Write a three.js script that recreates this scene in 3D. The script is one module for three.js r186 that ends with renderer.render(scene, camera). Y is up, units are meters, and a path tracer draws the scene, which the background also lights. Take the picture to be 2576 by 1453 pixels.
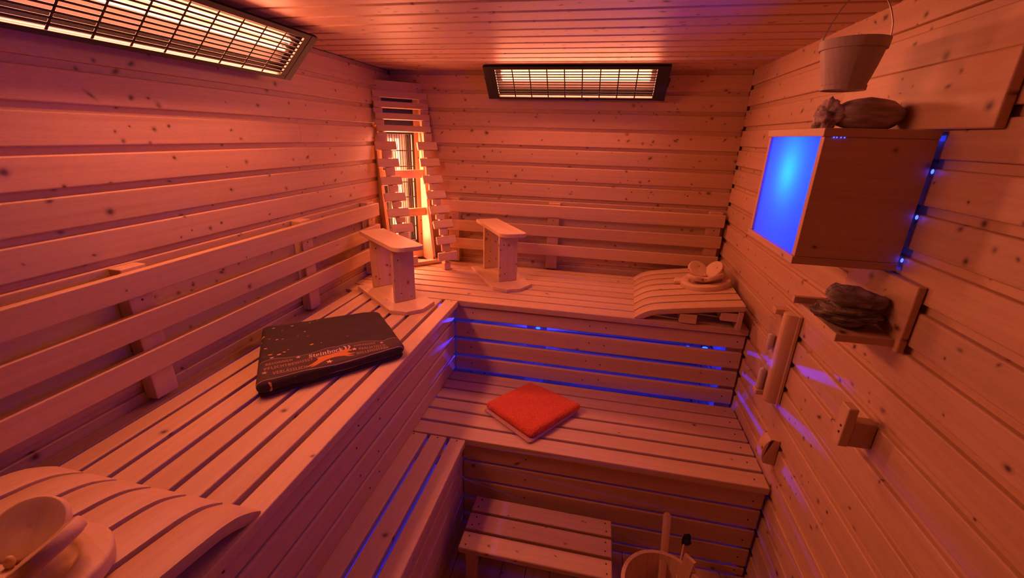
import * as THREE from 'three';
import { RoundedBoxGeometry } from 'three/addons/geometries/RoundedBoxGeometry.js';
import { mergeGeometries, mergeVertices, toCreasedNormals } from 'three/addons/utils/BufferGeometryUtils.js';
import { RectAreaLightUniformsLib } from 'three/addons/lights/RectAreaLightUniformsLib.js';
RectAreaLightUniformsLib.init();

// ───────────────────────── camera, exposure, lamp strengths
const scene = new THREE.Scene();
scene.background = new THREE.Color(0x000000);
const camera = new THREE.PerspectiveCamera(2 * Math.atan(726.5 / 1079.38) * 180 / Math.PI, 2576 / 1453, 0.02, 30);
camera.position.set(1.3035, 1.636, 2.6169);
camera.rotation.order = 'YXZ';
camera.rotation.set(-0.3435, 0.1979, 0.0271);
const renderer = new THREE.WebGLRenderer({ antialias: true });
renderer.toneMapping = THREE.LinearToneMapping;
renderer.toneMappingExposure = 1.0;
renderer.shadowMap.enabled = true;

const HEAT = [1.0, 0.25, 0.12];                 // colour of the infrared lamps' light
const LEFT_RADIANCE = 59, BACK_RADIANCE = 36, CORNER_RADIANCE = 52;
const TUBE_GLOW = [6.5, 2.15, 1.1];
const LED = [0.012, 0.02, 1.0];
const LED_POWER = 6.5, BENCH_LED_POWER = 2.0;
const BOX_POWER = 0.8, BOX_COLOR = [0.0, 0.03, 1.0];

// ───────────────────────── random, noise
function rng(seed) { let s = seed >>> 0; return () => { s = (s + 0x6D2B79F5) >>> 0; let t = s; t = Math.imul(t ^ (t >>> 15), t | 1); t ^= t + Math.imul(t ^ (t >>> 7), t | 61); return ((t ^ (t >>> 14)) >>> 0) / 4294967296; }; }
const R = rng(7);
const hash2 = (x, y, s) => { let h = Math.imul(x, 374761393) ^ Math.imul(y, 668265263) ^ Math.imul(s, 974634777); h = Math.imul(h ^ (h >>> 13), 1274126177); return ((h ^ (h >>> 16)) >>> 0) / 4294967296; };
function vn(x, y, px, py, s) {                   // value noise that repeats every px, py cells
  const xi = Math.floor(x), yi = Math.floor(y); let fx = x - xi, fy = y - yi; fx = fx * fx * (3 - 2 * fx); fy = fy * fy * (3 - 2 * fy);
  const x0 = ((xi % px) + px) % px, x1 = (x0 + 1) % px, y0 = ((yi % py) + py) % py, y1 = (y0 + 1) % py;
  const a = hash2(x0, y0, s), b = hash2(x1, y0, s), c = hash2(x0, y1, s), d = hash2(x1, y1, s);
  return a + (b - a) * fx + (c - a) * fy + (a - b - c + d) * fx * fy;
}
const h3 = (x, y, z, s) => hash2(x + z * 131, y - z * 57, s);
function vn3(x, y, z, s) {
  const xi = Math.floor(x), yi = Math.floor(y), zi = Math.floor(z), f = (t) => t * t * (3 - 2 * t), fx = f(x - xi), fy = f(y - yi), fz = f(z - zi);
  const l = (a, b, t) => a + (b - a) * t;
  const q = (k) => l(l(h3(xi, yi, k, s), h3(xi + 1, yi, k, s), fx), l(h3(xi, yi + 1, k, s), h3(xi + 1, yi + 1, k, s), fx), fy);
  return l(q(zi), q(zi + 1), fz);
}
const smooth = (a, b, x) => { const t = Math.min(1, Math.max(0, (x - a) / (b - a))); return t * t * (3 - 2 * t); };
const toS = (c) => 255 * (c <= 0.0031308 ? 12.92 * c : 1.055 * Math.pow(Math.max(c, 0), 1 / 2.4) - 0.055);
function dataTexture(buf, W, H, srgb) {
  const t = new THREE.DataTexture(buf, W, H, THREE.RGBAFormat, THREE.UnsignedByteType);
  t.wrapS = t.wrapT = THREE.RepeatWrapping; t.magFilter = THREE.LinearFilter; t.minFilter = THREE.LinearMipmapLinearFilter; t.generateMipmaps = true;
  if (srgb) t.colorSpace = THREE.SRGBColorSpace;
  t.needsUpdate = true; return t;
}
// wood: u runs with the grain; the picture covers TW x TH metres
const TW = 1.6, TH = 0.8;
function woodTexture(W, H, seed, light, dark, contrast, knots) {
  const n = W * H, lin = new Float32Array(n * 3), k = [], r = rng(seed);
  for (let i = 0; i < knots; i++) k.push([r() * TW, r() * TH, 0.0032 + 0.0075 * r() ** 1.7, 1 + 0.9 * r() * r(), r() * 1.6 - 0.8, 0.7 + 0.4 * r()]);
  const shift = new Float32Array(n), kd = new Float32Array(n);
  for (const [ku, kv, kr, , , ] of k) {         // the grain runs round each knot
    const reach = kr * 5, x0 = Math.floor((ku - reach * 2.2) / TW * W), x1 = Math.ceil((ku + reach * 2.2) / TW * W), y0 = Math.floor((kv - reach) / TH * H), y1 = Math.ceil((kv + reach) / TH * H);
    for (let y = y0; y <= y1; y++) for (let x = x0; x <= x1; x++) {
      const du = (x / W * TW - ku) / 2.2, dv = y / H * TH - kv, d = Math.hypot(du, dv) / reach;
      if (d < 1) shift[((y % H + H) % H) * W + ((x % W + W) % W)] += -dv * 0.55 * (1 - d) * (1 - d);
    }
  }
  for (const [ku, kv, kr, el, an, str] of k) {
    const reach = kr * 2.4 * el, ca = Math.cos(an), sa = Math.sin(an);
    const x0 = Math.floor((ku - reach) / TW * W), x1 = Math.ceil((ku + reach) / TW * W), y0 = Math.floor((kv - reach) / TH * H), y1 = Math.ceil((kv + reach) / TH * H);
    for (let y = y0; y <= y1; y++) for (let x = x0; x <= x1; x++) {
      const du = x / W * TW - ku, dv = y / H * TH - kv, a = (du * ca + dv * sa), b = (-du * sa + dv * ca) * el;
      const d = Math.hypot(a / el, b) / kr * (0.85 + 0.3 * vn(x * 0.11, y * 0.11, 512, 512, seed + 5));
      const v = str * (0.62 * (1 - smooth(0.3, 1.1, d)) + 0.30 * (1 - smooth(0.7, 1.9, d)) + 0.2 * (1 - smooth(0.1, 0.4, d)));
      const at = ((y % H + H) % H) * W + ((x % W + W) % W); kd[at] = Math.max(kd[at], v);
    }
  }
  const out = new Uint8Array(n * 4), knotColor = [0.10, 0.045, 0.02];
  for (let y = 0; y < H; y++) for (let x = 0; x < W; x++) {
    const at = y * W + x, u = x / W, v = y / H + shift[at] / TH;
    const wob = vn(u * 5, v * 10, 5, 10, seed + 1) * 0.02 + vn(u * 11, v * 24, 11, 24, seed + 2) * 0.007;
    const w = v + wob;
    let g = 0.42 * vn(u * 3, w * 70, 3, 70, seed + 3) + 0.28 * vn(u * 6, w * 190, 6, 190, seed + 4) + 0.3 * vn(u * 2, w * 26, 2, 26, seed + 6);
    g += 0.25 * (vn(u * 180, v * 420, 180, 420, seed + 7) - 0.5);
    g = smooth(0.2, 0.85, g) * contrast;
    const f = kd[at];
    for (let c = 0; c < 3; c++) {
      let q = light[c] + (dark[c] - light[c]) * g;
      q = q + (knotColor[c] - q) * Math.min(1, f);
      out[at * 4 + c] = toS(q);
    }
    out[at * 4 + 3] = 255;
  }
  return dataTexture(out, W, H, true);
}
const spruceMap = woodTexture(2048, 1024, 11, [0.60, 0.40, 0.26], [0.46, 0.285, 0.165], 0.5, 150);
const aspenMap = woodTexture(1024, 1024, 23, [0.62, 0.42, 0.27], [0.50, 0.315, 0.19], 0.55, 9);
function noiseTexture(N, f, seed, lo, hi, srgb) {
  const b = new Uint8Array(N * N * 4);
  for (let y = 0; y < N; y++) for (let x = 0; x < N; x++) {
    let s = 0, a = 0.5, q = f; for (let o = 0; o < 4; o++) { s += a * vn(x / N * q, y / N * q, q, q, seed + o); a *= 0.5; q *= 2; }
    s = smooth(0.15, 0.8, s);
    for (let c = 0; c < 3; c++) { const v = lo[c] + (hi[c] - lo[c]) * s; b[(y * N + x) * 4 + c] = srgb ? toS(v) : 255 * v; }
    b[(y * N + x) * 4 + 3] = 255;
  }
  return dataTexture(b, N, N, srgb);
}
const terryBump = noiseTexture(512, 64, 31, [0, 0, 0], [1, 1, 1], false);
terryBump.repeat.set(5, 5);
const terryColor = noiseTexture(512, 64, 31, [0.72, 0.66, 0.66], [1, 1, 1], true);
terryColor.repeat.set(5, 5);
const stoneMap = noiseTexture(256, 6, 41, [0.16, 0.13, 0.115], [0.36, 0.30, 0.27], true);
const barkMap = noiseTexture(256, 10, 43, [0.05, 0.04, 0.034], [0.30, 0.23, 0.18], true);
const stoneBump = noiseTexture(256, 16, 47, [0, 0, 0], [1, 1, 1], false);

// ───────────────────────── materials
const std = (o) => new THREE.MeshStandardMaterial(o);
const lin = (r, g, b) => new THREE.Color().setRGB(r, g, b);
const woodMat = (map, tint, rough = 0.56) => std({ map, color: lin(...tint), roughness: rough });
const spruce = [[1, 1, 1], [0.93, 0.91, 0.88], [1.04, 1.0, 0.95], [0.97, 0.93, 0.9]].map((t) => woodMat(spruceMap, t, 0.5));
const aspen = [[1, 1, 1], [0.93, 0.9, 0.86], [1.03, 1.02, 1.0], [0.97, 0.96, 0.95]].map((t) => woodMat(aspenMap, t, 0.52));
const paleWood = woodMat(aspenMap, [1.06, 1.08, 1.1]);
const M = {
  black: std({ color: lin(0.012, 0.011, 0.011), roughness: 0.45 }),
  aluminium: std({ color: lin(0.84, 0.8, 0.77), roughness: 0.72, metalness: 1 }),
  steel: std({ color: lin(0.5, 0.5, 0.52), roughness: 0.35, metalness: 1 }),
  tube: std({ color: lin(0.8, 0.5, 0.3), emissive: lin(...TUBE_GLOW), roughness: 0.4 }),
  led: std({ color: lin(0.6, 0.7, 0.9), emissive: lin(0.06, 0.35, 9), roughness: 0.4 }),
  ledSoft: std({ color: lin(0.6, 0.7, 0.9), emissive: lin(0.01, 0.08, 1.6), roughness: 0.4 }),
  boxLamp: std({ color: lin(0.7, 0.8, 1), emissive: lin(0.02, 0.7, 6), roughness: 0.4 }),
  cable: std({ color: lin(0.03, 0.03, 0.035), roughness: 0.5 }),
  smoked: std({ color: lin(0.012, 0.011, 0.011), roughness: 0.08 }),
  screw: std({ color: lin(0.045, 0.028, 0.02), roughness: 0.55 }),
  pane: new THREE.MeshPhysicalMaterial({ color: lin(0.17, 0.5, 0.95), roughness: 0.97, transmission: 0.85, thickness: 0, specularIntensity: 0.25 }),
  pot: std({ color: lin(0.40, 0.33, 0.28), roughness: 0.62 }),
  stone: std({ map: stoneMap, bumpMap: stoneBump, bumpScale: 0.002, roughness: 0.8 }),
  paleStone: std({ map: stoneMap, color: lin(1.5, 1.45, 1.5), bumpMap: stoneBump, bumpScale: 0.0015, roughness: 0.75 }),
  bark: std({ map: barkMap, bumpMap: stoneBump, bumpScale: 0.006, roughness: 0.85 }),
  orange: std({ map: terryColor, color: lin(0.86, 0.13, 0.045), bumpMap: terryBump, bumpScale: 0.003, roughness: 0.95 }),
  pink: std({ color: lin(0.66, 0.36, 0.36), bumpMap: terryBump, bumpScale: 0.0014, roughness: 0.95 }),
  glass: new THREE.MeshPhysicalMaterial({ color: lin(0.95, 0.95, 0.95), roughness: 0.06, transmission: 1, thickness: 0, ior: 1.45 }),
  sand: std({ color: lin(0.62, 0.52, 0.5), roughness: 0.9 }),
  darkTip: std({ color: lin(0.01, 0.01, 0.014), roughness: 0.7, bumpMap: stoneBump, bumpScale: 0.003 }),
  lining: std({ color: lin(0.30, 0.19, 0.11), roughness: 0.7 }),
};
const pick = (a) => a[Math.floor(R() * a.length)];

// ───────────────────────── building helpers
const used = {};
const numbered = (n) => { const k = used[n] = (used[n] ?? -1) + 1; return k ? n + '_' + String(k).padStart(3, '0') : n; };
function tag(o, label, category, group, kind) {
  if (label) o.userData.label = label; if (category) o.userData.category = category; if (group) o.userData.group = group; if (kind) o.userData.kind = kind; return o;
}
function thing(name, label, category, [x, y, z] = [0, 0, 0], turn = 0, group) {
  const o = new THREE.Group(); o.name = numbered(name); scene.add(o); o.position.set(x, y, z); o.rotation.y = turn;
  return tag(o, label, category, group);
}
function structure(name) { const o = new THREE.Group(); o.name = name; scene.add(o); o.userData.kind = 'structure'; return o; }
function put(name, geo, mat, parent, at, label) {
  const m = new THREE.Mesh(geo, mat); m.name = name; m.castShadow = m.receiveShadow = true;
  if (at) m.position.set(...at); if (label) m.userData.label = label;
  (parent ?? scene).add(m); return m;
}
function single(name, geo, mat, label, category, at, group) { const m = put(numbered(name), geo, mat, scene, at); return tag(m, label, category, group); }
// uv in metres: u along the grain, v across it, per face; a random place on the wood picture
function grainUV(geo, axis, ou = R() * 7, ov = R() * 7) {
  const g = geo.index ? geo.toNonIndexed() : geo, p = g.attributes.position, uv = new Float32Array(p.count * 2), ax = 'xyz'.indexOf(axis);
  const a = new THREE.Vector3(), b = new THREE.Vector3(), c = new THREE.Vector3(), n = new THREE.Vector3();
  for (let i = 0; i < p.count; i += 3) {
    a.fromBufferAttribute(p, i); b.fromBufferAttribute(p, i + 1); c.fromBufferAttribute(p, i + 2);
    n.subVectors(b, a).cross(c.clone().sub(a));
    const w = [Math.abs(n.x), Math.abs(n.y), Math.abs(n.z)]; let k = w.indexOf(Math.max(...w));
    const others = [0, 1, 2].filter((t) => t !== ax && t !== k), end = k === ax;
    [a, b, c].forEach((v, j) => {
      const q = [v.x, v.y, v.z];
      uv[(i + j) * 2] = (end ? q[others[0]] * 0.25 : q[ax]) / TW + ou;
      uv[(i + j) * 2 + 1] = (end ? q[others[1]] : q[others[0]]) / TH + ov;
    });
  }
  g.setAttribute('uv', new THREE.BufferAttribute(uv, 2)); return g;
}
// a board with rounded edges, sizes along x, y, z
const board = (w, h, l, axis, r = 0.003) => grainUV(new RoundedBoxGeometry(w, h, l, 2, Math.min(r, w / 2.1, h / 2.1, l / 2.1)), axis);
const plainBox = (w, h, l, r = 0.002) => new RoundedBoxGeometry(w, h, l, 2, Math.min(r, w / 2.1, h / 2.1, l / 2.1));
// board given by its two corners
function boardAt(name, a, b, axis, mat, parent, r = 0.003) {
  return put(name, board(b[0] - a[0], b[1] - a[1], b[2] - a[2], axis, r), mat, parent, [(a[0] + b[0]) / 2, (a[1] + b[1]) / 2, (a[2] + b[2]) / 2]);
}
function prism(points, depth, bevel = 0) {      // outline in x, y; thickness along z
  return new THREE.ExtrudeGeometry(new THREE.Shape(points.map((p) => new THREE.Vector2(...p))), { depth: depth - 2 * bevel, bevelEnabled: bevel > 0, bevelSize: bevel, bevelOffset: -bevel, bevelThickness: bevel, bevelSegments: 2, steps: 1 }).translate(0, 0, bevel);
}
const tube = (pts, r, n = 40, m = 8) => new THREE.TubeGeometry(new THREE.CatmullRomCurve3(pts.map((p) => new THREE.Vector3(...p))), n, r, m, false);
const screwGeo = new THREE.CylinderGeometry(0.0032, 0.0032, 0.0016, 10);
function screw(parent, at, dir = 'y') { const s = put('screw', screwGeo, M.screw, parent, at); if (dir === 'z') s.rotation.x = Math.PI / 2; if (dir === 'x') s.rotation.z = Math.PI / 2; return s; }

// ───────────────────────── the room
const W = 2.0, H = 1.9785, D = 3.05, PITCH = 0.0985;
// tongue-and-groove board: length along x, face towards +z, top edge of the face at y = 0
const plankShape = (face, pitch, depth, r = 0.004) => {
  const b = -face, p = [[0.0185, b - (pitch - face) * 0.5], [0.0185, pitch - face], [depth, pitch - face + 0.001], [depth, 0.0008]];
  for (let i = 0; i <= 4; i++) { const a = i / 4 * Math.PI / 2; p.push([r - r * Math.sin(a), -r + r * Math.cos(a)]); }
  for (let i = 0; i <= 4; i++) { const a = i / 4 * Math.PI / 2; p.push([r - r * Math.cos(a), b + r - r * Math.sin(a)]); }
  p.push([depth + 0.0012, b - 0.0003], [depth + 0.0012, b - (pitch - face) * 0.5]);
  return p;
};
function plank(length, pitch = PITCH, face = 0.0785, depth = 0.012) {
  let g = prism(plankShape(face, pitch, depth), length); g.rotateY(Math.PI / 2);
  return grainUV(g, 'x');
}
function panelling(group, mats, first, last, length, pitch, splits = {}, face, depth) {   // boards one above the other
  for (let i = 0; ; i++) {
    const y = first - i * pitch; if (y < last) break;
    const cut = splits[i];
    if (cut) { put('plank', plank(cut - 0.0006, pitch, face, depth), pick(mats), group, [0, y, 0]); put('plank', plank(length - cut - 0.0006, pitch, face, depth), pick(mats), group, [cut + 0.0006, y, 0]); }
    else put('plank', plank(length, pitch, face, depth), pick(mats), group, [0, y, 0]);
  }
}
const backing = (w, h, l) => grainUV(new THREE.BoxGeometry(w, h, l), 'x');
{
  const back = structure('wall_back');
  put('backing', backing(W + 0.12, H + 0.1, 0.04), M.lining, back, [W / 2, H / 2, -0.0395]);
  panelling(back, spruce, 1.957, -0.05, W, PITCH);
  const left = structure('wall_left'); left.rotation.y = Math.PI / 2; left.position.z = D;
  put('backing', backing(D + 0.1, H + 0.1, 0.04), M.lining, left, [D / 2, H / 2, -0.0395]);
  panelling(left, spruce, 1.957, -0.05, D, PITCH, { 3: D - 0.87, 4: D - 0.83 });
  const right = structure('wall_right'); right.rotation.y = -Math.PI / 2; right.position.set(W, 0, 0);
  put('backing', backing(D + 0.1, H + 0.1, 0.04), M.lining, right, [D / 2, H / 2, -0.0395]);
  panelling(right, spruce, 1.985, -0.05, D, PITCH);
  const ceil = structure('ceiling'); ceil.rotation.x = Math.PI / 2; ceil.position.set(0, H, 0);
  put('backing', backing(W + 0.12, D + 0.12, 0.04), M.lining, ceil, [W / 2, D / 2, -0.0395]);
  panelling(ceil, spruce, 3.07, 0.0, W, 0.1115, {}, 0.094, 0.006);
  const front = structure('wall_front');
  put('backing', backing(W + 0.12, H + 0.1, 0.04), M.lining, front, [W / 2, H / 2, D + 0.041]);
  boardAt('post', [0.001, 0, D - 0.02], [0.09, H - 0.02, D + 0.02], 'y', aspen[1], front); boardAt('post', [1.0, 0, D - 0.02], [1.09, H - 0.02, D + 0.02], 'y', aspen[1], front); boardAt('post', [1.91, 0, D - 0.02], [1.999, H - 0.02, D + 0.02], 'y', aspen[1], front);
  const win = structure('window_1'); put('pane', plainBox(0.90, H - 0.03, 0.01), M.smoked, win, [0.545, H / 2 - 0.006, D + 0.004]);
  const door = structure('door_1'); put('pane', plainBox(0.81, H - 0.03, 0.01), M.smoked, door, [1.50, H / 2 - 0.006, D + 0.004]);
  put('handle', tube([[1.14, 0.95, D - 0.001], [1.14, 0.95, D - 0.04], [1.14, 1.15, D - 0.04], [1.14, 1.15, D - 0.001]], 0.012, 40, 10), aspen[0], door);
  const fl = structure('floor');
  for (let i = 0; i < 21; i++) boardAt('floorboard', [0.001 + i * 0.0953, -0.02, 0], [0.0945 + i * 0.0953, 0, D], 'z', pick(spruce), fl, 0.002);
  put('backing', backing(W + 0.12, 0.04, D + 0.12), M.lining, fl, [W / 2, -0.041, D / 2]);
}

// ───────────────────────── benches
const YB = 0.855, YL = 0.465, T = 0.03, XL = 0.652, ZB = 0.716, ZL = 1.238, XL2 = 0.852;
const slatMat = () => pick(aspen);
{
  const b = thing('upper_bench', 'long slatted upper bench along the back wall carrying a curved headrest at its right end', 'bench');
  let z = 0.062; for (const [a, c] of [[0.062, 0.1105], [0.1205, 0.195], [0.206, 0.2805], [0.2915, 0.366], [0.377, 0.4515], [0.4625, 0.537], [0.548, 0.6225], [0.6335, 0.716]])
    boardAt('slat', [0.03, YB - T, a], [1.995, YB, c], 'x', slatMat(), b, 0.004);
  for (const x of [0.12, 0.97, 1.86]) boardAt('beam', [x - 0.02, YB - T - 0.06, 0.03], [x + 0.02, YB - T, 0.68], 'z', aspen[1], b);
  for (const [y0, y1] of [[0.752, 0.818], [0.650, 0.731], [0.553, 0.631], [0.459, 0.534]]) {
    boardAt('riser_board', [XL - 0.025, y0, 0.682], [1.992, y1, 0.702], 'x', slatMat(), b, 0.005);
    for (const x of [0.72, 1.30, 1.375, 1.955]) screw(b, [x + (R() - 0.5) * 0.02, (y0 + y1) / 2 + (R() - 0.5) * 0.02, 0.7025], 'z');
  }
  boardAt('post', [0.918, 0.0, 0.15], [1.04, YB - T - 0.061, 0.188], 'y', aspen[1], b);
  boardAt('post', [0.33, 0.0, 0.004], [0.35, YB - T - 0.001, 0.68], 'y', aspen[1], b);
  boardAt('ledger', [0.352, YB - 0.07, 0.004], [1.994, YB - 0.006, 0.058], 'x', aspen[3], b);
  for (const x of [1.955]) boardAt('post', [x - 0.03, 0.0, 0.62], [x + 0.042, YB - T - 0.001, 0.681], 'y', aspen[1], b);
}
{
  const b = thing('upper_bench', 'slatted upper bench along the left wall with the black printed towel lying on it', 'bench');
  for (const [a, c] of [[0.078, 0.136], [0.148, 0.220], [0.235, 0.306], [0.322, 0.396], [0.412, 0.481], [0.497, 0.568], [0.585, XL]])
    boardAt('slat', [a, YB - T, ZB + 0.004], [c, YB, D - 0.02], 'z', slatMat(), b, 0.004);
  boardAt('ledger', [0.004, YB - 0.07, ZB + 0.01], [0.052, YB - 0.012, D - 0.03], 'z', aspen[1], b);
  for (const zz of [0.80, 1.75, 2.85]) boardAt('beam', [0.054, YB - T - 0.06, zz - 0.02], [XL - 0.04, YB - T, zz + 0.02], 'x', aspen[1], b);
  [[0.745, 0.823], [0.650, 0.735], [0.553, 0.640], [0.4653, 0.543]].forEach(([y0, y1], i) => {
    boardAt('riser_board', [XL - 0.047, y0, 0.702], [XL - 0.027, y1, D - 0.02], 'z', slatMat(), b, 0.008);
    for (const zz of [1.5, 1.62, 2.1]) screw(b, [XL - 0.0265, (y0 + y1) / 2 + (R() - 0.5) * 0.03, zz + (R() - 0.5) * 0.06], 'x');
  });
  boardAt('batten', [XL - 0.066, 0.4655, 0.75], [XL - 0.0475, 0.535, D - 0.02], 'z', aspen[1], b);
  screw(b, [XL - 0.03, YB + 0.0003, ZB + 0.02]);
}
{
  const b = thing('lower_bench', 'slatted lower bench in front of the back riser with the orange towel lying on it', 'bench');
  for (const [a, c] of [[0.735, 0.811], [0.821, 0.891], [0.901, 0.977], [0.989, 1.060], [1.072, 1.149], [1.162, ZL]]) {
    boardAt('slat', [0.578, YL - T, a], [1.993, YL, c], 'x', slatMat(), b, 0.004);
    screw(b, [1.95, YL + 0.0003, (a + c) / 2]);
  }
  for (const x of [0.75, 1.3, 1.9]) boardAt('beam', [x - 0.02, YL - T - 0.05, 0.74], [x + 0.02, YL - T, 1.2], 'z', aspen[1], b);
  boardAt('post', [1.95, 0.0, 1.08], [1.997, YL - T - 0.051, 1.2], 'y', aspen[1], b);
  boardAt('post', [0.785, 0.0, 1.165], [0.8305, YL - T - 0.001, 1.2225], 'y', aspen[1], b);
  for (const [y0, y1] of [[0.350, 0.433], [0.252, 0.341], [0.154, 0.243], [0.056, 0.145], [0.005, 0.047]]) {
    boardAt('riser_board', [XL2 - 0.02, y0, 1.203], [1.992, y1, 1.222], 'x', slatMat(), b, 0.006);
    for (const x of [1.10, 1.955]) screw(b, [x, (y0 + y1) / 2 + (R() - 0.5) * 0.02, 1.2226], 'z');
  }
}
{
  const b = thing('lower_bench', 'narrow lower bench of three slats below the left riser with a blue lit gap', 'bench');
  for (const [a, c] of [[0.578, 0.688], [0.702, 0.772], [0.787, XL2]]) {
    boardAt('slat', [a, YL - T, ZL + 0.005], [c, YL, D - 0.02], 'z', slatMat(), b, 0.005);
    screw(b, [(a + c) / 2, YL + 0.0003, ZL + 0.018]);
  }
  for (const zz of [1.30, 2.2, 2.9]) boardAt('beam', [0.64, YL - T - 0.05, zz - 0.02], [XL2 - 0.03, YL - T, zz + 0.02], 'x', aspen[1], b);
  for (const [y0, y1] of [[0.343, 0.430], [0.247, 0.3405], [0.149, 0.2445], [0.051, 0.1465], [0.003, 0.0485]])
    boardAt('riser_board', [XL2 - 0.040, y0, ZL - 0.014], [XL2 - 0.020, y1, D - 0.02], 'z', slatMat(), b, 0.008);
}
// backrests: three horizontal slats on uprights
const ROWS = [[1.181, 1.250], [1.063, 1.131], [0.947, 1.015]];
{
  const b = thing('bench_backrest', 'three slat wooden backrest on the back wall above the upper bench', 'backrest');
  for (const [y0, y1] of ROWS) boardAt('slat', [0.315, y0, 0.046], [1.983, y1, 0.068], 'x', slatMat(), b, 0.004);
  for (const x of [0.40, 1.031, 1.937]) { boardAt('upright', [x - 0.035, YB + 0.002, 0.004], [x + 0.035, 1.262, 0.046], 'y', slatMat(), b); screw(b, [x, 1.16, 0.0465], 'z'); }
}
{
  const b = thing('bench_backrest', 'three slat wooden backrest on the left wall above the upper bench', 'backrest');
  for (const [y0, y1] of ROWS) boardAt('slat', [0.046, y0 + 0.005, 0.365], [0.068, y1 + 0.007, D - 0.03], 'z', slatMat(), b, 0.004);
  for (const zz of [0.42, 0.980, 1.712, 2.55]) { boardAt('upright', [0.004, YB + 0.002, zz - 0.035], [0.046, 1.266, zz + 0.035], 'y', slatMat(), b); screw(b, [0.0465, 1.168, zz], 'x'); }
}

// ───────────────────────── infrared heaters: length along x, face towards +z
function heater(name, label, place, o) {
  const t = thing(name, label, 'heater'); place(t);
  const L = o.length, h = 0.2, d = 0.045, win = o.window, off = o.offset ?? 0, wh = 0.168, wc = 0.004;   // window length, height
  const w0 = off - win / 2, w1 = off + win / 2, y0 = wc - wh / 2 - 0.006, y1 = wc + wh / 2 - 0.006;
  const parts = (list) => mergeGeometries(list.map(([a, b]) => plainBox(b[0] - a[0], b[1] - a[1], b[2] - a[2], 0.0012).translate((a[0] + b[0]) / 2, (a[1] + b[1]) / 2, (a[2] + b[2]) / 2)));
  // face frame, sloping body
  put('face_frame', parts([[[-L / 2 + 0.03, y1, -0.008], [L / 2 - 0.03, h / 2, 0]], [[-L / 2 + 0.03, -h / 2, -0.008], [L / 2 - 0.03, y0, 0]], [[-L / 2 + 0.03, y0, -0.008], [w0, y1, 0]], [[w1, y0, -0.008], [L / 2 - 0.03, y1, 0]]]), M.black, t);
  const section = [[-h / 2, 0], [-h / 2, -0.012], [-h / 2 + 0.05, -d], [h / 2 - 0.05, -d], [h / 2, -0.012], [h / 2, 0], [h / 2 - 0.004, -0.009], [h / 2 - 0.052, -d + 0.004], [-h / 2 + 0.052, -d + 0.004], [-h / 2 + 0.004, -0.009]];
  const body = prism(section, L - 0.02).rotateX(0).applyMatrix4(new THREE.Matrix4().makeBasis(new THREE.Vector3(0, 1, 0), new THREE.Vector3(0, 0, 1), new THREE.Vector3(1, 0, 0))).translate(-L / 2 + 0.01, 0, 0);
  put('housing', toCreasedNormals(body, 0.4), M.black, t);
  for (const s of [-1, 1]) {
    const cap = prism([[-h / 2, 0.001], [-h / 2, -0.013], [-h / 2 + 0.05, -d - 0.001], [h / 2 - 0.05, -d - 0.001], [h / 2, -0.013], [h / 2, 0.001]], 0.036, 0.0015).applyMatrix4(new THREE.Matrix4().makeBasis(new THREE.Vector3(0, 1, 0), new THREE.Vector3(0, 0, 1), new THREE.Vector3(1, 0, 0)));
    put('end_cap', cap.translate(s > 0 ? L / 2 - 0.036 : -L / 2, 0, 0), M.black, t);
  }
  // bright trough behind the tubes
  const trough = [[-0.088, -0.011], [-0.082, -0.024], [-0.062, -0.034], [-0.03, -0.0385], [0, -0.0365], [0.03, -0.0385], [0.062, -0.034], [0.082, -0.024], [0.088, -0.011]];
  const outer = trough.map(([a, b]) => [a * 1.008, b - 0.0012]).reverse();
  const refl = prism([...trough, ...outer], win + 0.02).applyMatrix4(new THREE.Matrix4().makeBasis(new THREE.Vector3(0, 1, 0), new THREE.Vector3(0, 0, 1), new THREE.Vector3(1, 0, 0))).translate(w0 - 0.01, 0, 0);
  put('reflector', toCreasedNormals(refl, 0.8), M.aluminium, t);
  for (const y of o.tubes) {
    put('heating_tube', new THREE.CapsuleGeometry(0.0062, win - 0.06, 6, 14).rotateZ(Math.PI / 2), M.tube, t, [off, y, -0.024]);
    for (const s of [-1, 1]) put('tube_holder', plainBox(0.02, 0.02, 0.016), M.steel, t, [off + s * (win / 2 - 0.014), y, -0.026]);
  }
  const bars = [], rows = 11, cols = o.cols, rp = wh / rows, cp = win / cols;
  for (let i = 1; i < rows; i++) bars.push(plainBox(win + 0.004, o.bar ?? 0.0062, 0.001, 0.0004).translate(off, y0 + i * rp, -0.0035));
  for (let i = 1; i < cols; i++) bars.push(plainBox(0.0062, wh + 0.004, 0.001, 0.0004).translate(w0 + i * cp, (y0 + y1) / 2, -0.0035));
  put('grille', mergeGeometries(bars), M.black, t);
  if (o.bracket) for (const s of [-1, 1]) {
    const g = prism([[0.02, -0.02], [-0.055, -0.045], [-0.07, -0.075], [-0.03, -0.07]], 0.012, 0.001).applyMatrix4(new THREE.Matrix4().makeBasis(new THREE.Vector3(0, 1, 0), new THREE.Vector3(0, 0, 1), new THREE.Vector3(1, 0, 0)));
    put('bracket', g.translate(s > 0 ? L / 2 - 0.001 : -L / 2 - 0.011, 0, 0), M.black, t);
  }
  const lamp = new THREE.RectAreaLight(lin(...HEAT), o.radiance, win, wh - 0.01);
  lamp.name = 'heater_lamp'; lamp.position.set(off, wc - 0.006, -0.014); lamp.rotation.y = Math.PI; t.add(lamp);
  return t;
}
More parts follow.
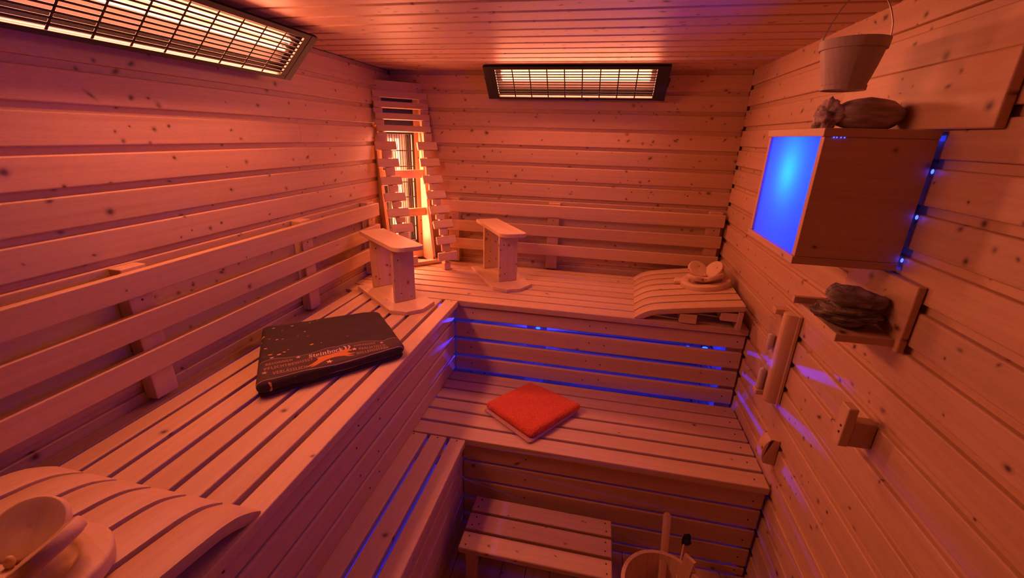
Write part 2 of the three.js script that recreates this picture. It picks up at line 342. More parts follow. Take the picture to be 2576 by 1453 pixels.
heater('infrared_heater', 'black infrared heater with a glowing grille high on the left wall', (t) => { t.position.set(0.148, 1.886, 1.462); t.rotation.order = 'YXZ'; t.rotation.set(Math.PI / 4, Math.PI / 2, 0); },
  { length: 0.94, window: 0.815, cols: 9, tubes: [0.040, 0.006], radiance: LEFT_RADIANCE, bracket: true });
heater('infrared_heater', 'black infrared heater with a glowing grille high on the back wall', (t) => { t.position.set(1.104, 1.896, 0.148); t.rotation.set(Math.PI / 4, 0, 0); },
  { length: 0.94, window: 0.815, cols: 9, tubes: [0.040, 0.006], radiance: BACK_RADIANCE, bracket: true });
const S2 = Math.SQRT1_2;
const corner = (s, y, c) => [c / 2 + s * S2, y, c / 2 - s * S2];   // s to the right, c = x + z
heater('infrared_heater', 'upright black infrared heater glowing in the corner behind the slatted back support', (t) => {
  const n = new THREE.Vector3(S2, 0, S2), x = new THREE.Vector3(0, 1, 0);
  t.quaternion.setFromRotationMatrix(new THREE.Matrix4().makeBasis(x, n.clone().cross(x), n)); t.position.set(...corner(-0.012, 1.37, 0.17));
}, { length: 0.94, window: 0.65, offset: -0.07, cols: 7, tubes: [0.034, -0.004], bar: 0.0042, radiance: CORNER_RADIANCE });

// ───────────────────────── corner: frame round the upright heater, and the curved back support before it
const cornerTurn = Math.PI / 4;                 // local x = s, local z = towards the room
{
  const t = thing('heater_surround', 'pale wooden boards framing the upright corner heater', 'frame', [0, 0, 0], cornerTurn);
  const z = 0.165 * S2;
  boardAt('side_board', [0.086, YB + 0.002, z - 0.02], [0.136, 1.90, z], 'y', aspen[0], t);
  boardAt('side_board', [-0.160, YB + 0.002, z - 0.02], [-0.114, 1.90, z], 'y', aspen[2], t);
  boardAt('top_board', [-0.158, 1.850, z + 0.001], [0.148, 1.91, z + 0.02], 'x', paleWood, t);
  boardAt('cross_board', [-0.15, 0.858, z + 0.001], [0.136, 0.925, z + 0.018], 'x', aspen[0], t);
  for (const s of [-0.13, 0.115]) screw(t, [s, 1.88, z + 0.0205], 'z');
  screw(t, [0.11, 1.10, z + 0.0005], 'z'); screw(t, [0.11, 1.01, z + 0.0005], 'z'); screw(t, [0.112, 1.49, z + 0.0005], 'z');
}
{
  const t = thing('back_support', 'curved slatted wooden back support leaning in the corner between the two armrests', 'backrest', [0, 0, 0], cornerTurn);
  // c of the slat faces by height
  const row = [[1.836, 0.245], [1.781, 0.265], [1.720, 0.285], [1.655, 0.305], [1.562, 0.350], [1.470, 0.392], [1.374, 0.440], [1.288, 0.500], [1.207, 0.560], [1.128, 0.630], [1.040, 0.682], [0.947, 0.705]];
  const at = (y) => { for (let i = 0; i < row.length - 1; i++) if (y <= row[i][0] && y >= row[i + 1][0]) { const f = (y - row[i + 1][0]) / (row[i][0] - row[i + 1][0]); return row[i + 1][1] + f * (row[i][1] - row[i + 1][1]); } return y > row[0][0] ? row[0][1] - (y - row[0][0]) * 0.3 : row[11][1] - (row[11][0] - y) * 0.15; };
  row.forEach(([y, c], i) => {
    const z = c * S2, tilt = Math.atan2((at(y - 0.04) - at(y + 0.04)) * S2, 0.08);
    if (i < 4) { const m = put('slat', board(0.322, 0.034, 0.018, 'x'), slatMat2(), t, [0, y, z - 0.009]); m.rotation.x = -tilt; }
    else for (const s of [-1, 1]) { const m = put('short_slat', board(0.122, 0.048, 0.020, 'x', 0.004), slatMat2(), t, [s * 0.125 - 0.002, y, z - 0.010]); m.rotation.x = -tilt; }
  });
  row.forEach(([y, c], i) => {                   // spacer blocks between one row and the next, stepped back
    if (i === 11) return;
    const ym = (y + row[i + 1][0]) / 2, gap = y - row[i + 1][0] - (i < 3 ? 0.036 : i === 3 ? 0.043 : 0.05), z = at(ym) * S2 - 0.014;
    for (const s of [-1, 1]) boardAt('spacer', [s * (i < 4 ? 0.138 : 0.120) - 0.026, ym - gap / 2, z - 0.016], [s * (i < 4 ? 0.138 : 0.120) + 0.026, ym + gap / 2, z], 'x', slatMat2(), t, 0.002);
  });
  function slatMat2() { return R() < 0.5 ? paleWood : aspen[2]; }
  // curved rails behind the slats, with a notch between one slat and the next
  const pts = [], back = [];
  for (let y = 1.87; y > 0.87; y -= 0.012) { const near = Math.min(...row.map((q) => Math.abs(q[0] - y))); pts.push([-(at(y) * S2 - 0.021 - (near > (y > 1.62 ? 0.014 : 0.021) ? 0.008 : 0)), y]); back.push([-(at(y) * S2 - 0.058), y]); }
  for (const s of [-1, 1]) {
    const g = prism([...pts, ...back.reverse()], 0.022); back.reverse();
    g.rotateY(Math.PI / 2);                        // outline x -> depth
    put('curved_rail', toCreasedNormals(grainUV(g, 'y'), 0.3), aspen[2], t, [s * 0.128 - 0.011, 0, 0]);
    boardAt('foot', [s * 0.128 - 0.02, YB + 0.001, 0.43], [s * 0.128 + 0.02, 0.90, 0.475], 'x', paleWood, t);
    // tapering side panel standing behind the rail
    const w = prism([[-0.20 * S2, YB + 0.002], [-0.20 * S2, 1.66], [-0.222 * S2, 1.66], [-0.43 * S2, 0.885], [-0.43 * S2, YB + 0.002]], 0.018, 0.001);
    w.rotateY(Math.PI / 2);
    put('side_panel', grainUV(w, 'y'), aspen[0], t, [s * 0.108 + (s > 0 ? 0 : -0.055), 0, 0]);
  }
  boardAt('cross_bar', [-0.145, 1.376, 0.285 * S2 - 0.018], [0.108, 1.424, 0.285 * S2], 'x', aspen[0], t);
  boardAt('cross_bar', [-0.145, 1.148, 0.305 * S2 - 0.018], [0.108, 1.196, 0.305 * S2], 'x', aspen[0], t);
  boardAt('bottom_bar', [-0.15, 0.862, 0.285], [0.15, 0.882, 0.325], 'x', paleWood, t);
}

// ───────────────────────── armrests either side of the corner seat
function armrest(label, x, z, angle) {          // origin: middle of the base's front edge; local -x points to the corner
  const t = thing('armrest', label, 'armrest', [x, YB + 0.0006, z], -angle, 'corner seat armrests');
  const flat = (pts, th, b) => { const g = prism(pts, th, b); g.rotateX(-Math.PI / 2); return g; };   // outline x, -z
  put('base', grainUV(flat([[-0.475, -0.11], [-0.07, -0.11], [-0.008, -0.055], [0, 0.02], [-0.055, 0.11], [-0.475, 0.11]], 0.018, 0.0015), 'x'), paleWood, t);
  for (const lx of [-0.135, -0.398]) {
    boardAt('leg', [lx - 0.02, 0.0185, -0.053], [lx, 0.28, 0.053], 'y', pick([spruce[0], spruce[2]]), t);
    screw(t, [lx + 0.0006, 0.062, 0.02], 'x'); screw(t, [lx + 0.0006, 0.225, 0.028], 'x');
  }
  const top = []; const c = (cx, cy, r, a0, a1) => { for (let i = 0; i <= 6; i++) { const a = a0 + (a1 - a0) * i / 6; top.push([cx + r * Math.cos(a), cy + r * Math.sin(a)]); } };
  top.push([-0.50, 0.062], [-0.50, -0.070]); c(-0.105, -0.020, 0.05, -Math.PI / 2, -0.2); c(-0.075, 0.042, 0.028, -0.1, Math.PI / 2);
  put('rest', grainUV(flat(top, 0.02, 0.002), 'x'), paleWood, t, [0, 0.281, 0]);
  return t;
}
{
  const a1 = 39.8 * Math.PI / 180, a2 = 56.6 * Math.PI / 180;
  const at = (a, al, p) => [al * Math.cos(a) + p * Math.sin(a), al * Math.sin(a) - p * Math.cos(a)];
  const [x1, z1] = at(a1, 0.998, -0.368), [x2, z2] = at(a2, 0.935, 0.474);
  armrest('wooden armrest stand on the left bench, nearest the black towel', x1, z1, a1);
  armrest('wooden armrest stand on the back bench, right of the corner back support', x2, z2, a2);
}

// ───────────────────────── curved headrests and the carved dishes on them
function headrest(label, x, z, turn, count, width) {
  const t = thing('headrest', label, 'headrest', [x, YB + 0.0005, z], turn, 'curved bench headrests');
  const top = [[0, 0.0035], [0.012, 0.014], [0.028, 0.026], [0.050, 0.040], [0.075, 0.050], [0.105, 0.058], [0.17, 0.070], [0.272, 0.087], [0.36, 0.101], [0.452, 0.115]];
  const bot = [[0.452, 0.089], [0.353, 0.075], [0.262, 0.060], [0.187, 0.047], [0.12, 0.035], [0.085, 0.026], [0.055, 0.012], [0.035, 0.002], [0, 0]];
  const curve = (a) => new THREE.SplineCurve(a.map((p) => new THREE.Vector2(...p))).getPoints(24).map((p) => [p.x, p.y]);
  const outline = [...curve(top), ...curve(bot)].reverse();
  const pitch = width / count;
  for (let i = 0; i < count; i++) put('slat', toCreasedNormals(grainUV(prism(outline, pitch - 0.014, 0.0018), 'x'), 0.6), slatMat(), t, [0, 0, i * pitch + 0.005]);
  boardAt('rail', [0.195, 0.004, 0.02], [0.268, 0.047, width - 0.012], 'z', aspen[0], t);
  boardAt('rail', [0.362, 0.036, 0.02], [0.437, 0.074, width - 0.012], 'z', aspen[3], t);
  boardAt('upright', [0.430, 0.0, 0.02], [0.450, 0.084, width - 0.006], 'z', aspen[1], t);
  return t;
}
headrest('curved slatted headrest at the right end of the back bench', 1.533, 0.078, -0.05, 7, 0.645);
headrest('curved slatted headrest in the lower left on the left bench', 0.650, 2.027, -Math.PI / 2, 6, 0.58);
function dish(label, pos, turn, tiltX, tiltZ) {
  const t = thing('wooden_dish', label, 'wooden dish', pos, turn, 'carved wooden dishes on the headrests');
  t.rotation.order = 'XZY'; t.rotation.x = tiltX; t.rotation.z = tiltZ;
  const r = 0.118, prof = [[0.0001, 0], [r - 0.004, 0], [r, 0.004], [r, 0.024], [r - 0.006, 0.031], [0.082, 0.031], [0.074, 0.024], [0.066, 0.015], [0.0001, 0.013]];
  put('base_plate', grainUV(new THREE.LatheGeometry(prof.map((p) => new THREE.Vector2(...p)), 56), 'x'), paleWood, t);
  const disc = [[0.0001, 0], [0.040, 0], [0.048, 0.003], [0.051, 0.012], [0.050, 0.022], [0.046, 0.0245], [0.034, 0.022], [0.0001, 0.020]];
  const petal = grainUV(new THREE.LatheGeometry(disc.map((p) => new THREE.Vector2(...p)), 36), 'x');
  for (const [az, tilt, rad, y] of [[0.70, 0.72, 0.060, 0.056], [2.40, 0.72, 0.060, 0.057], [3.95, 0.36, 0.056, 0.034], [5.45, 0.40, 0.056, 0.036]]) {   // leaning outward round the middle
    const m = put('petal', petal, paleWood, t, [rad * Math.cos(az), y, -rad * Math.sin(az)]);
    m.rotation.order = 'YZX'; m.rotation.y = az; m.rotation.z = tilt;
  }
  put('knob', new THREE.SphereGeometry(0.007, 14, 10).scale(1, 1.5, 1), aspen[0], t, [0, 0.05, 0]);
  put('handle', board(0.05, 0.024, 0.05, 'x', 0.009), paleWood, t, [-0.125, 0.0125, -0.015]);
  return t;
}
dish('carved wooden dish of tilted discs on the right headrest', [1.856, 0.9512, 0.405], -0.24, 0.02, 0.158);
dish('carved wooden dish of tilted discs cut off by the lower left edge of the photo', [0.462, 0.9478, 2.31], -0.28, -0.158, 0.0);

// ───────────────────────── towels
function printedMap() {
  const Wd = 1400, Hd = 1260, cv = document.createElement('canvas'); cv.width = Wd; cv.height = Hd;
  const g = cv.getContext('2d'); g.fillStyle = '#3b2a2c'; g.fillRect(0, 0, Wd, Hd);
  // u -0.26..0.26 across, v -0.25 (front) .. 0.25 (rear)
  const X = (u) => (u + 0.26) / 0.52 * Wd, Y = (v) => Hd - (v + 0.25) / 0.5 * Hd, k = Wd / 0.52;
  const q = rng(77);
  for (let i = 0; i < 16000; i++) { const a = 20 + q() * 26; g.fillStyle = `rgba(${a + 24},${a + 10},${a + 14},0.22)`; g.fillRect(q() * Wd, q() * Hd, 1 + q() * 9, 1 + q() * 3); }
  const line = (pts, w, col) => { g.strokeStyle = col; g.lineWidth = w; g.lineJoin = 'round'; g.beginPath(); pts.forEach(([a, b], i) => i ? g.lineTo(X(a), Y(b)) : g.moveTo(X(a), Y(b))); g.stroke(); };
  const topl = [[-0.26, -0.110], [-0.22, -0.092], [-0.184, -0.088], [-0.13, -0.106], [-0.087, -0.111], [-0.023, -0.102], [0.048, -0.104], [0.106, -0.114], [0.165, -0.150], [0.187, -0.140], [0.26, -0.150]], botl = [[-0.26, -0.220], [-0.155, -0.220], [-0.022, -0.225], [0.186, -0.216], [0.26, -0.214]];
  g.fillStyle = '#4a3436'; g.beginPath(); topl.forEach(([a, b], i) => i ? g.lineTo(X(a), Y(b)) : g.moveTo(X(a), Y(b))); [...botl].reverse().forEach(([a, b]) => g.lineTo(X(a), Y(b))); g.fill();
  line(topl, 5, '#b08a90'); line(botl, 5, '#b08a90');
  const word = (s, a, b, h, col, font = 'sans-serif', style = 'bold') => {       // a, b: the ends of the word's middle line
    const x0 = X(a[0]), y0 = Y(a[1]), x1 = X(b[0]), y1 = Y(b[1]), L = Math.hypot(x1 - x0, y1 - y0);
    g.save(); g.translate(x0, y0); g.rotate(Math.atan2(y1 - y0, x1 - x0)); g.font = `${style} ${Math.round(h * k)}px ${font}`; g.fillStyle = col; g.textBaseline = 'middle';
    const m = g.measureText(s).width; g.scale(L / m, 1); g.fillText(s, 0, 0); g.restore();
  };
  const oc = '#96705a';
  word('BESONNEN', [-0.218, -0.118], [-0.136, -0.124], 0.019, oc);
  word('PFLICHTBEWUSST', [-0.226, -0.148], [-0.080, -0.158], 0.024, oc);
  word('VERLÄSSLICH', [-0.205, -0.186], [-0.106, -0.202], 0.025, oc);
  word('EHRGEIZIG', [0.062, -0.132], [0.136, -0.150], 0.017, oc);
  word('REALISTISCH', [0.070, -0.163], [0.160, -0.186], 0.021, oc);
  word('WILLENSSTARK', [0.054, -0.191], [0.165, -0.206], 0.022, oc);
  word('Steinbock', [-0.090, -0.130], [0.022, -0.137], 0.034, '#cfb0b4', 'serif', 'italic bold');
  word('22.12. - 20.01.', [-0.058, -0.152], [0.0, -0.152], 0.009, oc);
  const star = (u, v, r, col) => { g.fillStyle = col; g.beginPath(); for (let i = 0; i < 10; i++) { const a = i * Math.PI / 5 + 0.3, rr = (i % 2 ? 0.42 : 1) * r * k; g.lineTo(X(u) + rr * Math.sin(a), Y(v) - rr * Math.cos(a)); } g.fill(); };
  for (const [u, v, r, c] of [[-0.226, -0.171, 0.010, '#b58a68'], [-0.118, -0.117, 0.009, '#c9a5a0'], [-0.038, -0.203, 0.012, '#e0b070'], [0.057, -0.158, 0.010, '#d9b09a'], [0.155, -0.160, 0.008, '#c9a5a0']]) star(u, v, r, c);
  // leaping ibex in profile, hind legs stretched back, forelegs forward, two curved horns
  const P = (l) => { g.beginPath(); l.forEach(([a, b], i) => i ? g.lineTo(X(a), Y(b)) : g.moveTo(X(a), Y(b))); g.closePath(); g.fill(); };
  g.fillStyle = '#c2793f';
  P([[-0.070, -0.156], [-0.045, -0.155], [-0.017, -0.154], [0.006, -0.151], [0.018, -0.146], [0.030, -0.143], [0.040, -0.147], [0.049, -0.158], [0.046, -0.163], [0.036, -0.161], [0.030, -0.168], [0.040, -0.178], [0.052, -0.180], [0.052, -0.184], [0.036, -0.186], [0.026, -0.184], [0.034, -0.191], [0.046, -0.197], [0.044, -0.201], [0.030, -0.198], [0.014, -0.187], [-0.006, -0.183], [-0.026, -0.182], [-0.044, -0.186], [-0.062, -0.196], [-0.078, -0.206], [-0.094, -0.212], [-0.100, -0.211], [-0.082, -0.199], [-0.094, -0.203], [-0.106, -0.205], [-0.108, -0.201], [-0.088, -0.190], [-0.072, -0.178], [-0.066, -0.168]]);
  g.fillStyle = '#c9a09a';
  P([[0.034, -0.145], [0.038, -0.130], [0.036, -0.118], [0.031, -0.113], [0.030, -0.116], [0.032, -0.128], [0.029, -0.144]]);
  P([[0.042, -0.148], [0.050, -0.136], [0.051, -0.124], [0.047, -0.116], [0.044, -0.119], [0.045, -0.132], [0.038, -0.146]]);
  line([[-0.066, -0.152], [-0.072, -0.147]], 4, '#c2793f');
  // flecks
  const flecks = [[-0.135, 0.205, 2], [-0.089, 0.165, 2], [-0.153, 0.178, 2], [-0.128, 0.143, 1], [-0.058, 0.088, 1.6], [-0.197, 0.116, 3], [-0.157, 0.065, 2], [-0.209, 0.074, 2], [-0.201, 0.008, 2], [-0.194, -0.048, 2.4], [-0.169, -0.063, 2.6], [-0.151, -0.053, 1.8], [-0.193, -0.078, 2.4], [-0.06, -0.042, 2.4], [-0.03, -0.048, 1], [0.066, -0.041, 0.9], [-0.058, 0.033, 0.9], [-0.088, 0.058, 1], [-0.027, 0.158, 1.4], [-0.084, 0.198, 1.8], [0.003, 0.165, 1], [-0.139, 0.06, 1.3], [-0.137, -0.041, 1], [-0.216, 0.038, 1.4], [-0.179, 0.085, 1.2], [-0.18, -0.238, 2], [-0.1, -0.24, 2], [-0.22, -0.232, 1.6]];
  for (const [u, v, r] of flecks) { g.fillStyle = q() < 0.45 ? '#d3a257' : '#c9a48c'; g.beginPath(); g.ellipse(X(u), Y(v), r * 0.0028 * k, r * 0.0015 * k, -0.5 + q(), 0, 7); g.fill(); }
  for (let i = 0; i < 70; i++) { const u = -0.25 + q() * q() * 0.35, v = -0.24 + q() * 0.47; g.fillStyle = '#94725f'; g.fillRect(X(u), Y(v), 2 + q() * 6, 2 + q() * 3); }
  const t = new THREE.CanvasTexture(cv); t.colorSpace = THREE.SRGBColorSpace; t.anisotropy = 8; return t;
}
// folded cloth: a soft slab over a quad of four corners [front left, front right, rear right, rear left]
function clothSlab(quad, y0, th, r, seed, lump, uvScale) {
  const n = 60, g0 = new RoundedBoxGeometry(1, th, 1, 6, r);
  // fine grid top and sides: build from a lofted outline so that edges stay round
  const pos = [], uv = [], idx = [], rows = [];
  const prof = []; for (let i = 0; i <= 8; i++) { const a = -Math.PI / 2 + i / 8 * Math.PI; prof.push([Math.cos(a), Math.sin(a)]); }
  const ring = (inset, y) => {                 // one loop round the slab
    const out = [], c = 0.05;
    for (let k = 0; k < 4; k++) for (let i = 0; i < n; i++) {
      let a = i / n, u, v; if (k === 0) [u, v] = [a, 0]; else if (k === 1) [u, v] = [1, a]; else if (k === 2) [u, v] = [1 - a, 1]; else [u, v] = [0, 1 - a];
      // round the corners of the outline
      const cx = Math.min(Math.max(u, c), 1 - c), cy = Math.min(Math.max(v, c), 1 - c), dx = u - cx, dy = v - cy, L = Math.hypot(dx, dy);
      if (L > 1e-6 && (u < c || u > 1 - c) && (v < c || v > 1 - c)) { u = cx + dx / L * c; v = cy + dy / L * c; }
      out.push([u, v]);
    }
    return { out, inset, y };
  };
  const place = (u, v) => { const f = (i, j) => quad[i][j]; return [0, 1].map((j) => (1 - u) * (1 - v) * f(0, j) + u * (1 - v) * f(1, j) + u * v * f(2, j) + (1 - u) * v * f(3, j)); };
  const size = Math.hypot(quad[1][0] - quad[0][0], quad[1][1] - quad[0][1]);
  const add = (u, v, y) => {
    let [x, z] = place(u, v); const e = Math.min(u, v, 1 - u, 1 - v), w = lump * (vn3(x * 9, y * 9, z * 9, seed) - 0.5 + 0.5 * (vn3(x * 26, y * 26, z * 26, seed + 1) - 0.5));
    x += w * 0.7; z += w * 0.5; pos.push(x, y + (y > y0 + th * 0.5 ? w : 0), z); uv.push(...uvScale(u, v)); return pos.length / 3 - 1;
  };
  const loops = prof.map(([cx, sy]) => { const ins = (1 - cx) * r / size; return ring().out.map(([u, v]) => add(0.5 + (u - 0.5) * (1 - 2 * ins), 0.5 + (v - 0.5) * (1 - 2 * ins), y0 + th / 2 + sy * th / 2)); });
  const m = 4 * n;
  for (let k = 0; k < loops.length - 1; k++) for (let i = 0; i < m; i++) { const a = loops[k][i], b = loops[k][(i + 1) % m], c = loops[k + 1][i], d = loops[k + 1][(i + 1) % m]; idx.push(a, b, c, b, d, c); }
  // top and bottom: rings shrinking to the middle
  for (const [start, y, flip] of [[loops[loops.length - 1], y0 + th, false], [loops[0], y0, true]]) {
    let prev = start; const ins0 = r / size;
    for (let s = 1; s <= 24; s++) {
      const f = (1 - 2 * ins0) * Math.max(1e-4, 1 - s / 24), cur = ring().out.map(([u, v]) => add(0.5 + (u - 0.5) * f, 0.5 + (v - 0.5) * f, y));
      for (let i = 0; i < m; i++) { const a = prev[i], b = prev[(i + 1) % m], c = cur[i], d = cur[(i + 1) % m]; flip ? idx.push(a, c, b, b, c, d) : idx.push(a, b, c, b, d, c); }
      prev = cur;
    }
  }
  const g = new THREE.BufferGeometry(); g.setAttribute('position', new THREE.Float32BufferAttribute(pos, 3)); g.setAttribute('uv', new THREE.Float32BufferAttribute(uv, 2)); g.setIndex(idx); g.computeVertexNormals(); return g;
}
{
  const C = [0.34, 1.33], eu = [0.68, -0.733], ev = [-0.733, -0.68], P = (u, v) => [C[0] + u * eu[0] + v * ev[0], C[1] + u * eu[1] + v * ev[1]];
  const black = std({ map: printedMap(), bumpMap: terryBump, bumpScale: 0.0006, roughness: 0.95 });
  const q = [[-0.262, -0.236], [0.222, -0.222], [0.252, 0.146], [-0.188, 0.224]];
  const t = thing('printed_towel', 'folded black towel printed with a leaping orange ibex on the left bench', 'towel');
  const uvOf = (quad) => (u, v) => { const a = [0, 1].map((j) => (1 - u) * (1 - v) * quad[0][j] + u * (1 - v) * quad[1][j] + u * v * quad[2][j] + (1 - u) * v * quad[3][j]); return [(a[0] + 0.26) / 0.52, (a[1] + 0.25) / 0.5]; };
  const lowq = [[-0.258, -0.230], [0.216, -0.216], [0.246, 0.140], [-0.184, 0.218]];
  put('upper_fold', clothSlab(q.map((p) => P(...p)), YB + 0.0145, 0.040, 0.018, 5, 0.012, uvOf(q)), black, t);
  put('lower_fold', clothSlab(lowq.map((p) => P(...p)), YB + 0.001, 0.015, 0.007, 9, 0.003, (u, v) => [0.55 + 0.35 * u, 0.62 + 0.25 * v]), black, t);
}
{
  const t = thing('terry_towel', 'folded orange terry towel with a pink underside on the lower bench', 'towel');
  const q = [[0.868, 1.034], [1.112, 1.212], [1.292, 0.938], [1.036, 0.805]], s = (u, v) => [u * 0.3, v * 0.3];
  const shrink = q.map(([x, z]) => [x + 0.007, z + 0.001]);
  put('pink_layer', clothSlab(q, YL + 0.001, 0.013, 0.006, 15, 0.003, s), M.pink, t);
  put('orange_fold', clothSlab(shrink.map(([x, z], i) => [x + [0.002, -0.005, 0.002, 0][i], z - [0.002, 0.013, 0, -0.002][i]]), YL + 0.0135, 0.034, 0.017, 21, 0.011, s), M.orange, t);
}

// ───────────────────────── blue light box on the right wall
{
  const t = thing('light_box', 'wooden light box with a glowing blue pane on the right wall', 'lamp');
  const x0 = 1.770, x1 = 1.988, y0 = 1.361, y1 = 1.669, z0 = 1.150, z1 = 1.497, w = 0.018;
  boardAt('top_board', [x0 - 0.004, y1 - w, z0 - 0.006], [x1, y1, z1 + 0.002], 'z', spruce[1], t, 0.0015);
  boardAt('bottom_board', [x0 - 0.004, y0, z0 - 0.006], [x1, y0 + w, z1 + 0.002], 'z', spruce[1], t, 0.0015);
  boardAt('side_panel', [x0, y0 + w + 0.0005, z1 - w], [x1, y1 - w - 0.0001, z1], 'x', spruce[3], t, 0.0015);
  boardAt('side_panel', [x0, y0 + w + 0.0005, z0], [x1, y1 - w - 0.0005, z0 + 0.014], 'x', spruce[0], t, 0.0015);
  put('pane', new THREE.PlaneGeometry(z1 - z0 - w - 0.014, y1 - y0 - 2 * w).rotateY(-Math.PI / 2), M.pane, t, [x0 + 0.007, (y0 + y1) / 2, (z0 + z1) / 2 - 0.002], 'frosted pane glowing blue');
  boardAt('back_panel', [x1 - 0.006, y0 + 0.03, z0 + 0.02], [x1, y1 - 0.03, z1 - w - 0.004], 'y', aspen[0], t, 0.001);
  const p = [x0 + 0.075, 1.565, 1.322];
  put('lamp_bulb', new THREE.SphereGeometry(0.016, 24, 16), M.boxLamp, t, p);
  put('lamp_socket', new THREE.CylinderGeometry(0.012, 0.014, 0.11, 20).rotateZ(Math.PI / 2), M.cable, t, [p[0] + 0.075, p[1], p[2]]);
  const l = new THREE.PointLight(lin(...BOX_COLOR), BOX_POWER); l.name = 'light_box_lamp'; l.position.set(...p); l.shadow.radius = 0.7; l.castShadow = true; t.add(l);
  // small leds of the strip that shows in the gap at the wall
  for (const y of [1.586, 1.488, 1.389]) put('led', new THREE.SphereGeometry(0.0036, 12, 8).scale(0.7, 1.4, 0.8), M.led, t, [1.9905, y, 1.503]);
  for (const [dz, s] of [[0, 1], [0.006, 0.8], [0.014, 1], [0.021, 1.2]]) put('led', new THREE.SphereGeometry(0.0014, 8, 6), M.led, t, [x0 + 0.018 + dz, y1 - w - 0.001, z1 + 0.0006]);
}
{
  const b = single('wall_board', board(0.02, 0.134, 0.585, 'z', 0.004), spruce[2], 'plain wooden board on the right wall behind the stones on the light box', 'board', [1.9885, 1.7375, 1.342]);
}
// stones: lumps of a noisy ball
function rock(sx, sy, sz, seed, rough, detail = 5, ridge = 0) {
  const g = mergeVertices(new THREE.IcosahedronGeometry(1, detail).deleteAttribute('normal').deleteAttribute('uv')), p = g.attributes.position, uv = [];
  for (let i = 0; i < p.count; i++) {
    const v = new THREE.Vector3().fromBufferAttribute(p, i);
    let k = 1 + rough * (vn3(v.x * 1.6 + 9, v.y * 1.6 + 9, v.z * 1.6 + 9, seed) - 0.5) * 1.6 + rough * (vn3(v.x * 4 + 9, v.y * 4 + 9, v.z * 4 + 9, seed + 1) - 0.5) * 0.7;
    if (ridge) k += ridge * (vn3(v.x * 5 + 20, v.y * 17 + 20, v.z * 5 + 20, seed + 2) - 0.5);
    uv.push(Math.atan2(v.z, v.x) / 6.283 + 0.5, v.y * 0.5 + 0.5);
    p.setXYZ(i, v.x * k * sx, v.y * k * sy, v.z * k * sz);
  }
  g.setAttribute('uv', new THREE.Float32BufferAttribute(uv, 2)); g.computeVertexNormals(); return g;
}
single('crumpled_stone', rock(0.027, 0.034, 0.034, 51, 0.6, 5, 0.25), M.paleStone, 'craggy pale stone at the left edge of the light box top', 'stone', [1.817, 1.700, 1.374]);
single('smooth_stone', rock(0.082, 0.037, 0.050, 61, 0.12), M.paleStone, 'long smooth rounded stone lying on the light box', 'stone', [1.903, 1.7045, 1.365]).rotation.y = 0.25;
// shelf on the wall below the box, with the stones on it
{
  const t = thing('wall_shelf', 'small wooden wall shelf carrying dark stones below the light box', 'shelf');
  boardAt('shelf_board', [1.862, 1.205, 1.375], [1.982, 1.224, 1.582], 'z', spruce[0], t, 0.002);
  boardAt('back_board', [1.981, 1.196, 1.33], [1.998, 1.354, 1.596], 'z', spruce[3], t, 0.004);
  boardAt('end_lip', [1.845, 1.222, 1.366], [1.980, 1.241, 1.382], 'x', spruce[1], t, 0.002);
}
single('bark_stone', rock(0.068, 0.029, 0.056, 71, 0.22, 6, 0.2), M.bark, 'rough dark layered stone lying lowest on the wall shelf', 'stone', [1.909, 1.2535, 1.512]);
single('grey_stone', rock(0.050, 0.026, 0.038, 81, 0.3), M.stone, 'smooth grey stone on top of the rough stone, at the left', 'stone', [1.903, 1.297, 1.512]).rotation.z = -0.1;
single('grey_stone', rock(0.032, 0.020, 0.032, 91, 0.3), M.stone, 'smaller smooth grey stone on the rough stone, beside the wall', 'stone', [1.948, 1.289, 1.512]);

// hanging pot
{
  const t = thing('hanging_pot', 'plain round pot hanging by a wire handle near the ceiling', 'pot', [1.843, 1.757, 1.350]);
  const o = [[0.0001, 0.004], [0.041, 0.004], [0.043, 0], [0.046, 0], [0.0465, 0.010], [0.0445, 0.012], [0.050, 0.03], [0.0575, 0.06], [0.062, 0.083], [0.062, 0.085], [0.0665, 0.0855], [0.068, 0.104], [0.068, 0.106], [0.066, 0.1062], [0.063, 0.09], [0.055, 0.06], [0.047, 0.03], [0.042, 0.008], [0.0001, 0.007]];
  put('bowl', toCreasedNormals(new THREE.LatheGeometry(o.map((p) => new THREE.Vector2(...p)), 72), 0.5), M.pot, t);
  const a = 0.35, dx = Math.cos(a) * 0.065, dz = Math.sin(a) * 0.065, h = 0.212;
  put('wire_handle', tube([[-dx, 0.1, -dz], [-dx * 0.86, 0.135, -dz * 0.86], [-dx * 0.5, 0.185, -dz * 0.5], [0, h, 0], [dx * 0.55, 0.188, dz * 0.55], [dx * 0.92, 0.14, dz * 0.92], [dx, 0.1, dz]], 0.0016), M.steel, t);
  put('ceiling_hook', tube([[0, 0.221, 0], [0, 0.216, 0.003], [0.003, 0.209, 0.003], [0, 0.2065, -0.001], [-0.003, 0.209, -0.003]], 0.0013, 20, 6), M.steel, t);
}
